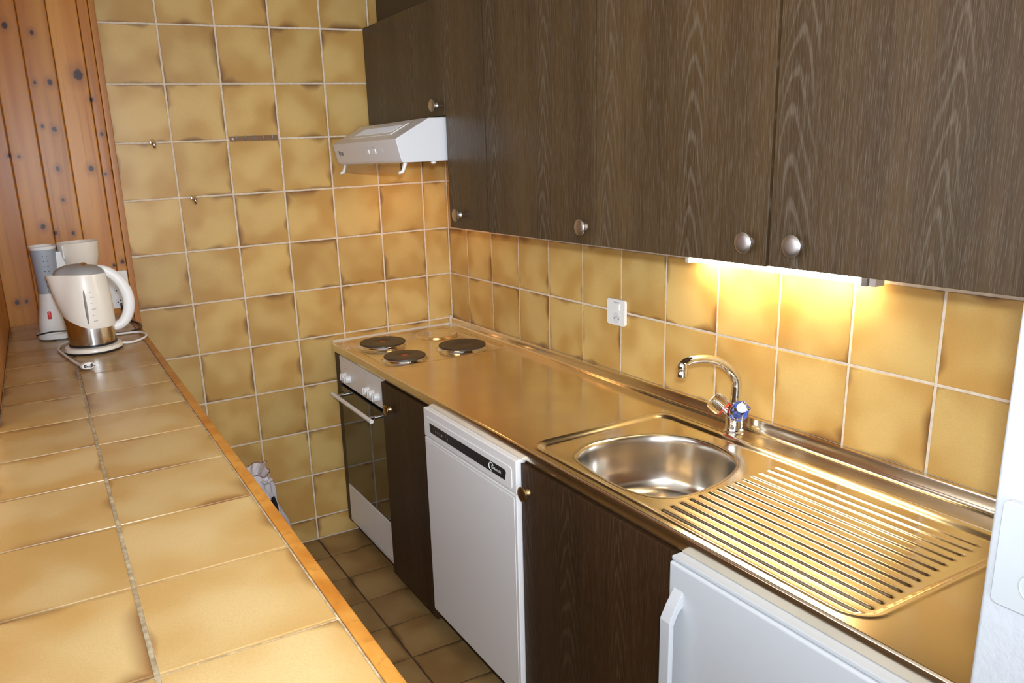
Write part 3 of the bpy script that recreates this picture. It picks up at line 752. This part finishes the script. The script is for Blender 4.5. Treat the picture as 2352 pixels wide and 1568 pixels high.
# refrigerator
RX = -0.6075
fr = thing('refrigerator', 'white under-counter refrigerator with a long door handle', 'refrigerator', (-0.30, -2.31, 0.0))
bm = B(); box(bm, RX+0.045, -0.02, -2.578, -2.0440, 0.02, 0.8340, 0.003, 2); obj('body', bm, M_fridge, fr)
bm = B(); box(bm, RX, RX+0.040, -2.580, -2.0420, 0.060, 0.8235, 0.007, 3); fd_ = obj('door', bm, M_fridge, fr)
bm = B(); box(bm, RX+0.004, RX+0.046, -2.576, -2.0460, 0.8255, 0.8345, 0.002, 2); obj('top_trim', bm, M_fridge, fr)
hy0, hy1 = -2.104, -2.058
prof_h = [(RX+0.002, 0.775), (RX-0.020, 0.742), (RX-0.034, 0.715), (RX-0.034, 0.430), (RX-0.020, 0.403), (RX+0.002, 0.375), (RX+0.002, 0.400), (RX-0.012, 0.415), (RX-0.022, 0.437), (RX-0.022, 0.706), (RX-0.012, 0.728), (RX+0.002, 0.742)]
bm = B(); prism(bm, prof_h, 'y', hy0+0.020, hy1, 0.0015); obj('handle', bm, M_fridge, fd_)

ZB += 0.0008
# ------------------------------------------------------------------ kettle on the bar
kx, ky = -1.506, -0.612
ket = thing('electric_kettle', 'cream and steel electric kettle on its base at the bar', 'kettle', (kx, ky, ZB))
def kr(z, th):
    r = 0.0635 + 0.003*math.sin(math.pi*min(1, z/0.2)) - 0.004*sst(0.17, 0.23, z)
    dth = abs(th % (2*math.pi) - math.pi)
    sp_ = 0.034*max(0.0, (z-0.105)/0.12)*math.exp(-(dth/0.42)**2)
    return r + sp_
def kp(z, th, o=0.0):
    r = kr(z, th)+o
    return (kx+r*math.cos(th), ky+r*math.sin(th), ZB+z)
N = 64; TH = [2*math.pi*j/N for j in range(N)]
bm = B(); lathe(bm, [(0.079, 0.0), (0.080, 0.004), (0.079, 0.006)], (kx, ky, ZB), (0, 0, 1), 48); obj('base_ring', bm, M_black, ket)
bm = B(); lathe(bm, [(0.0795, 0.006), (0.0800, 0.010), (0.0765, 0.016), (0.066, 0.0185)], (kx, ky, ZB), (0, 0, 1), 48); obj('power_base', bm, M_cream, ket, 40)
bm = B(); rings(bm, [[kp(z, t, o) for t in TH] for z, o in ((0.0185, -0.006), (0.0188, 0.001), (0.025, 0.001), (0.0255, -0.003))], True, True, False); obj('foot_ring', bm, M_black, ket)
bm = B(); rings(bm, [[kp(z, t, -0.0012) for t in TH] for z in (0.0250, 0.05, 0.08, 0.125)], True, True, False); obj('steel_jacket', bm, M_kset, ket, 60)
def zlow(t): return 0.073 + 0.034*max(0, -math.cos(t))**1.4 - 0.004*max(0, math.cos(t))
def ztop(t): return 0.226 - 0.003*math.cos(t)
bm = B(); rs = []
for i in range(19):
    q = i/18; rs.append([kp(zlow(t)+(ztop(t)-zlow(t))*q, t, 0.0006+0.0014*math.sin(math.pi*min(1, q*6)/2)) for t in TH])
rs.append([kp(ztop(t), t, -0.003) for t in TH]); rings(bm, rs, True, False, False); obj('shell', bm, M_cream, ket, 55)
bm = B(); rs = []
for i, s in enumerate((1.0, 0.97, 0.90, 0.78, 0.60, 0.38, 0.15)):
    zt = [0.0, 0.006, 0.012, 0.018, 0.0225, 0.0250, 0.0260][i]
    rs.append([(kx+0.004+(min(kr(0.224, t), 0.082)-0.002)*s*math.cos(t), ky+(min(kr(0.224, t), 0.082)-0.002)*s*math.sin(t), ZB+ztop(t)-0.001+zt) for t in TH])
rings(bm, rs, True, False, True); lid = obj('lid', bm, M_grey, ket, 55)
bm = B(); lathe(bm, [(0.015, 0.0), (0.014, 0.003), (0.006, 0.004)], (kx+0.006, ky-0.010, ZB+0.2485), (-0.05, -0.15, 1), 20, True, True, 1.5, 0.7); obj('lid_button', bm, M_nickel, lid, 50)
hp = catmull([(kx+0.038, ky, ZB+0.234), (kx+0.066, ky, ZB+0.224), (kx+0.094, ky, ZB+0.196), (kx+0.110, ky, ZB+0.158), (kx+0.112, ky, ZB+0.122), (kx+0.102, ky, ZB+0.088), (kx+0.082, ky, ZB+0.066), (kx+0.056, ky, ZB+0.060)], 5)
bm = B(); n_ = len(hp); tube(bm, hp, [0.0105+0.0040*math.sin(math.pi*i/(n_-1)) for i in range(n_)], 18, True, 1.15); obj('handle', bm, M_wplast, ket, 60)
bm = B(); rs = []
for i in range(15):
    z = 0.088+0.096*i/14; hw = 0.0040*math.sqrt(max(0.02, 1-((i-7)/7.2)**2)); rr_ = kr(z, -math.pi/2)
    rs.append([kp(z, -math.pi/2-0.10+s*hw/rr_, o) for s, o in ((-1, 0.0015), (0, 0.0052), (1, 0.0015))])
rings(bm, rs, False); obj('water_gauge', bm, M_grey, ket, 60)
bm = B()
for i, z in enumerate((0.094, 0.111, 0.128, 0.145, 0.162, 0.176)):
    a0 = -math.pi/2+0.11; wd = 0.16 if i % 2 == 0 else 0.05
    rings(bm, [[kp(z, a0+wd*k/4, 0.0024) for k in range(5)], [kp(z+0.0016, a0+wd*k/4, 0.0024) for k in range(5)]], False)
obj('level_marks', bm, M_grey, ket)['kind'] = 'stuff'
z0 = ZB+0.0045
cd = catmull([(kx+0.074, ky+0.005, z0+0.004), (-1.400, -0.600, z0), (-1.362, -0.560, z0), (-1.350, -0.510, z0), (-1.364, -0.458, z0), (-1.415, -0.445, z0), (-1.480, -0.455, z0), (-1.545, -0.452, z0), (-1.584, -0.480, z0), (-1.600, -0.560, z0), (-1.588, -0.650, z0), (-1.572, -0.740, z0), (-1.556, -0.810, z0), (-1.550, -0.832, z0+0.004)], 7)
bm = B(); tube(bm, cd, 0.0036, 8); cord = obj('power_cord', bm, M_wplast, ket, 60)
# plug lying face to the camera
pp = Vector((-1.542, -0.858, ZB+0.0105)); pd = Vector((0.32, -0.92, 0.10)).normalized()
a, b, nn = basis(pd)
bm = B(); rs = []
for (h, sw_, sh) in ((-0.030, 0.004, 0.004), (-0.018, 0.0075, 0.006), (-0.006, 0.016, 0.0085), (0.010, 0.0185, 0.0095), (0.016, 0.0175, 0.0085)):
    rs.append([pp+nn*h+a*(sw_*math.cos(2*math.pi*j/24))+b*(sh*math.sin(2*math.pi*j/24)) for j in range(24)])
rings(bm, rs, True, True, True); plug = obj('plug', bm, M_wplast, cord, 50)
for s in (-1, 1):
    bm = B(); lathe(bm, [(0.0042, 0.0), (0.0038, 0.0006)], pp+nn*0.0160+a*(0.0088*s), nn, 12); obj('pin_recess', bm, M_black, plug)
for s in (-1, 0, 1):
    bm = B(); lathe(bm, [(0.0019, 0), (0.0019, 0.017), (0.0012, 0.018)], pp+nn*0.0162+a*(0.0088*s)+b*(0.002 if s == 0 else 0), nn, 10); obj('pin', bm, M_nickel, plug)

# ------------------------------------------------------------------ coffee maker on the bar
cx, cy = -1.605, -0.335
cm = thing('coffee_maker', 'white and blue grey filter coffee maker behind the kettle', 'coffee maker', (cx, cy, ZB))
def tower_ring(z, hw, dp, ox, n=36):
    out = []
    for j in range(n):
        a = 2*math.pi*j/n; c_, s_2 = math.cos(a), math.sin(a)
        out.append((cx+ox+hw*math.copysign(abs(c_)**0.75, c_), cy+dp*math.copysign(abs(s_2)**0.75, s_2), ZB+z))
    return out
low = [(0.012, 0.037, 0.048, -0.002), (0.020, 0.039, 0.052, -0.002), (0.060, 0.037, 0.050, 0.000), (0.110, 0.033, 0.048, 0.005), (0.146, 0.0315, 0.048, 0.008)]
upp = [(0.146, 0.0312, 0.0478, 0.008), (0.180, 0.032, 0.048, 0.008), (0.230, 0.0345, 0.050, 0.009), (0.281, 0.0370, 0.052, 0.009)]
bm = B(); rings(bm, [tower_ring(*q) for q in low], True, True, True); tw = obj('lower_housing', bm, M_wplast, cm, 50)
bm = B(); rings(bm, [tower_ring(*q) for q in upp], True, True, True); tk = obj('water_tank', bm, M_bgrey, cm, 50)
bm = B()
for i in range(8):
    for s in (0, 1): lathe(bm, [(0.0017, 0), (0.0015, 0.0008)], (cx+0.006+0.011*s, cy-0.0515+0.0005*i, ZB+0.262-0.0155*i), (0, -1, 0), 8)
obj('level_dots', bm, M_ink, tk)['kind'] = 'stuff'
bm = B(); rings(bm, [tower_ring(0.281, 0.038, 0.053, 0.009), tower_ring(0.290, 0.039, 0.054, 0.009), tower_ring(0.2905, 0.0365, 0.0515, 0.009), tower_ring(0.283, 0.0345, 0.049, 0.009)], True, True, True); obj('tank_rim', bm, M_wplast, cm, 40)
bm = B(); box(bm, cx-0.008, cx+0.003, cy-0.0545, cy-0.045, ZB+0.068, ZB+0.092, 0.0025, 2); obj('red_switch', bm, M_red, tw)
fx, fy = cx+0.110, cy+0.010
bm = B(); lathe(bm, [(0.026, 0.165), (0.040, 0.192), (0.051, 0.220), (0.058, 0.250), (0.061, 0.286), (0.0625, 0.293), (0.059, 0.2935), (0.055, 0.268), (0.038, 0.235)], (fx, fy, ZB), (0, 0, 1), 40, True, True); fun = obj('filter_basket', bm, M_cream, cm, 50)
bm = B(); box(bm, fx-0.048, fx-0.0425, fy-0.0550, fy-0.036, ZB+0.248, ZB+0.288, 0.002, 2); obj('latch', bm, M_wplast, fun)
bm = B(); box(bm, cx+0.005, fx-0.040, cy-0.020, cy+0.030, ZB+0.185, ZB+0.270, 0.004, 2); obj('bridge', bm, M_wplast, cm)
bm = B()
foot = rrect(cx+0.052, cy+0.0, 0.195, 0.125, 0.055, 8)
rings(bm, [[(p[0], p[1], ZB+h) for p in foot] for h in (0.0045, 0.020)], True, True, True); obj('base', bm, M_wplast, cm)
bm = B()
rings(bm, [[(p[0], p[1], ZB+h) for p in rrect(cx+0.052, cy, 0.185, 0.115, 0.05, 8)] for h in (0.0, 0.0045)], True, True, True); obj('foot_pad', bm, M_black, cm)
bm = B(); lathe(bm, [(0.058, 0.020), (0.057, 0.0235), (0.05, 0.024)], (fx-0.004, cy, ZB), (0, 0, 1), 36); obj('hot_plate', bm, M_black, cm)
bm = B(); tube(bm, catmull([(cx-0.048, cy-0.030, ZB+0.018), (cx-0.030, cy-0.056, ZB+0.026), (cx+0.000, cy-0.065, ZB+0.030), (cx+0.045, cy-0.0645, ZB+0.027), (cx+0.080, cy-0.0620, ZB+0.022)], 6), 0.0022, 8); obj('base_seam', bm, M_black, cm, 60)
zc0 = ZB+0.004
bm = B(); tube(bm, catmull([(cx+0.135, cy+0.045, zc0+0.006), (-1.455, -0.400, zc0), (-1.405, -0.435, zc0), (-1.362, -0.405, zc0), (-1.345, -0.360, zc0), (-1.346, -0.300, zc0), (-1.362, -0.230, zc0), (-1.372, -0.150, zc0), (-1.372, -0.075, zc0+0.004), (-1.372, -0.045, zc0+0.020), (-1.372, -0.040, zc0+0.035)], 7), 0.0036, 8); obj('power_cord', bm, M_black, cm, 60)

# ------------------------------------------------------------------ shopping bag on the floor
bgx, bgy = -1.040, -0.170
bag = thing('plastic_bag', 'crumpled white plastic bag on the floor beneath the bar', 'bag', (bgx, bgy, 0.0))
def bag_r(z, th):
    q = z/0.44
    hw = 0.158 - 0.046*sst(0.36, 0.76, q) - 0.014*sst(0.76, 1.0, q); dp = 0.115 - 0.03*q
    c_, s_2 = math.cos(th), math.sin(th)
    x = hw*math.copysign(abs(c_)**0.7, c_); y_ = dp*math.copysign(abs(s_2)**0.7, s_2)
    wr = 1 + 0.035*math.sin(7*th+5*q) + 0.03*math.sin(13*th-9*q+1.3) + 0.025*math.sin(19*th+17*q) + 0.02*math.sin(31*q+3*th)
    return x*wr, y_*wr
def bagp(z, th, o=0.0):
    x, y_ = bag_r(z, th); l = math.hypot(x, y_)
    return (bgx+x*(1+o/l), bgy+y_*(1+o/l), z + (0.009*math.sin(3*th+0.6)+0.006*math.sin(8*th))*sst(0.3, 0.44, z))
NB = 96; TB = [2*math.pi*j/NB for j in range(NB)]
bm = B(); rs = [[bagp(0.002+0.448*i/40, t) for t in TB] for i in range(41)]
rs += [[bagp(0.450-0.012*k, t, -0.004-0.008*k) for t in TB] for k in range(1, 9)]
rings(bm, rs, True, True, False); bo = obj('sheet', bm, M_bagw, bag, 70)
def patch(name, t0, t1, z0, z1, mat, ell=False):
    bm = B(); rs = []
    for i in range(13):
        z = z0+(z1-z0)*i/12; k = math.sqrt(max(0.0, 1-((i-6)/6.01)**2)) if ell else 1.0
        tm = (t0+t1)/2; rs.append([bagp(z, tm+(t1-t0)/2*k*(j/6-1), 0.0018) for j in range(13)])
    rings(bm, rs, False); obj(name, bm, mat, bo, 70)
patch('black_print', R(-92), R(-32), 0.282, 0.350, M_bagb)
patch('red_dot', R(-92), R(-64), 0.345, 0.385, M_bagr, True)
bm = B(); tube(bm, [bagp(0.4505, t, 0.0005) for t in TB[2:]], 0.0014, 6); obj('rim_stripe', bm, M_bagm, bo, 70)
bm = B(); rs = [[bagp(0.36+0.05*i/4, t, -0.022) for t in TB] for i in range(5)]; rings(bm, rs, True, True, False); obj('contents', bm, M_bagb, bag, 70)
bm = B(); fold = [bagp(0.43, R(a), 0.006+0.004*math.sin(a)) for a in range(-74, -30, 4)]; tube(bm, fold, [0.004+0.009*math.sin(math.pi*i/(len(fold)-1)) for i in range(len(fold))], 10, True, 0.6); obj('rolled_rim', bm, M_bagw, bag, 70)
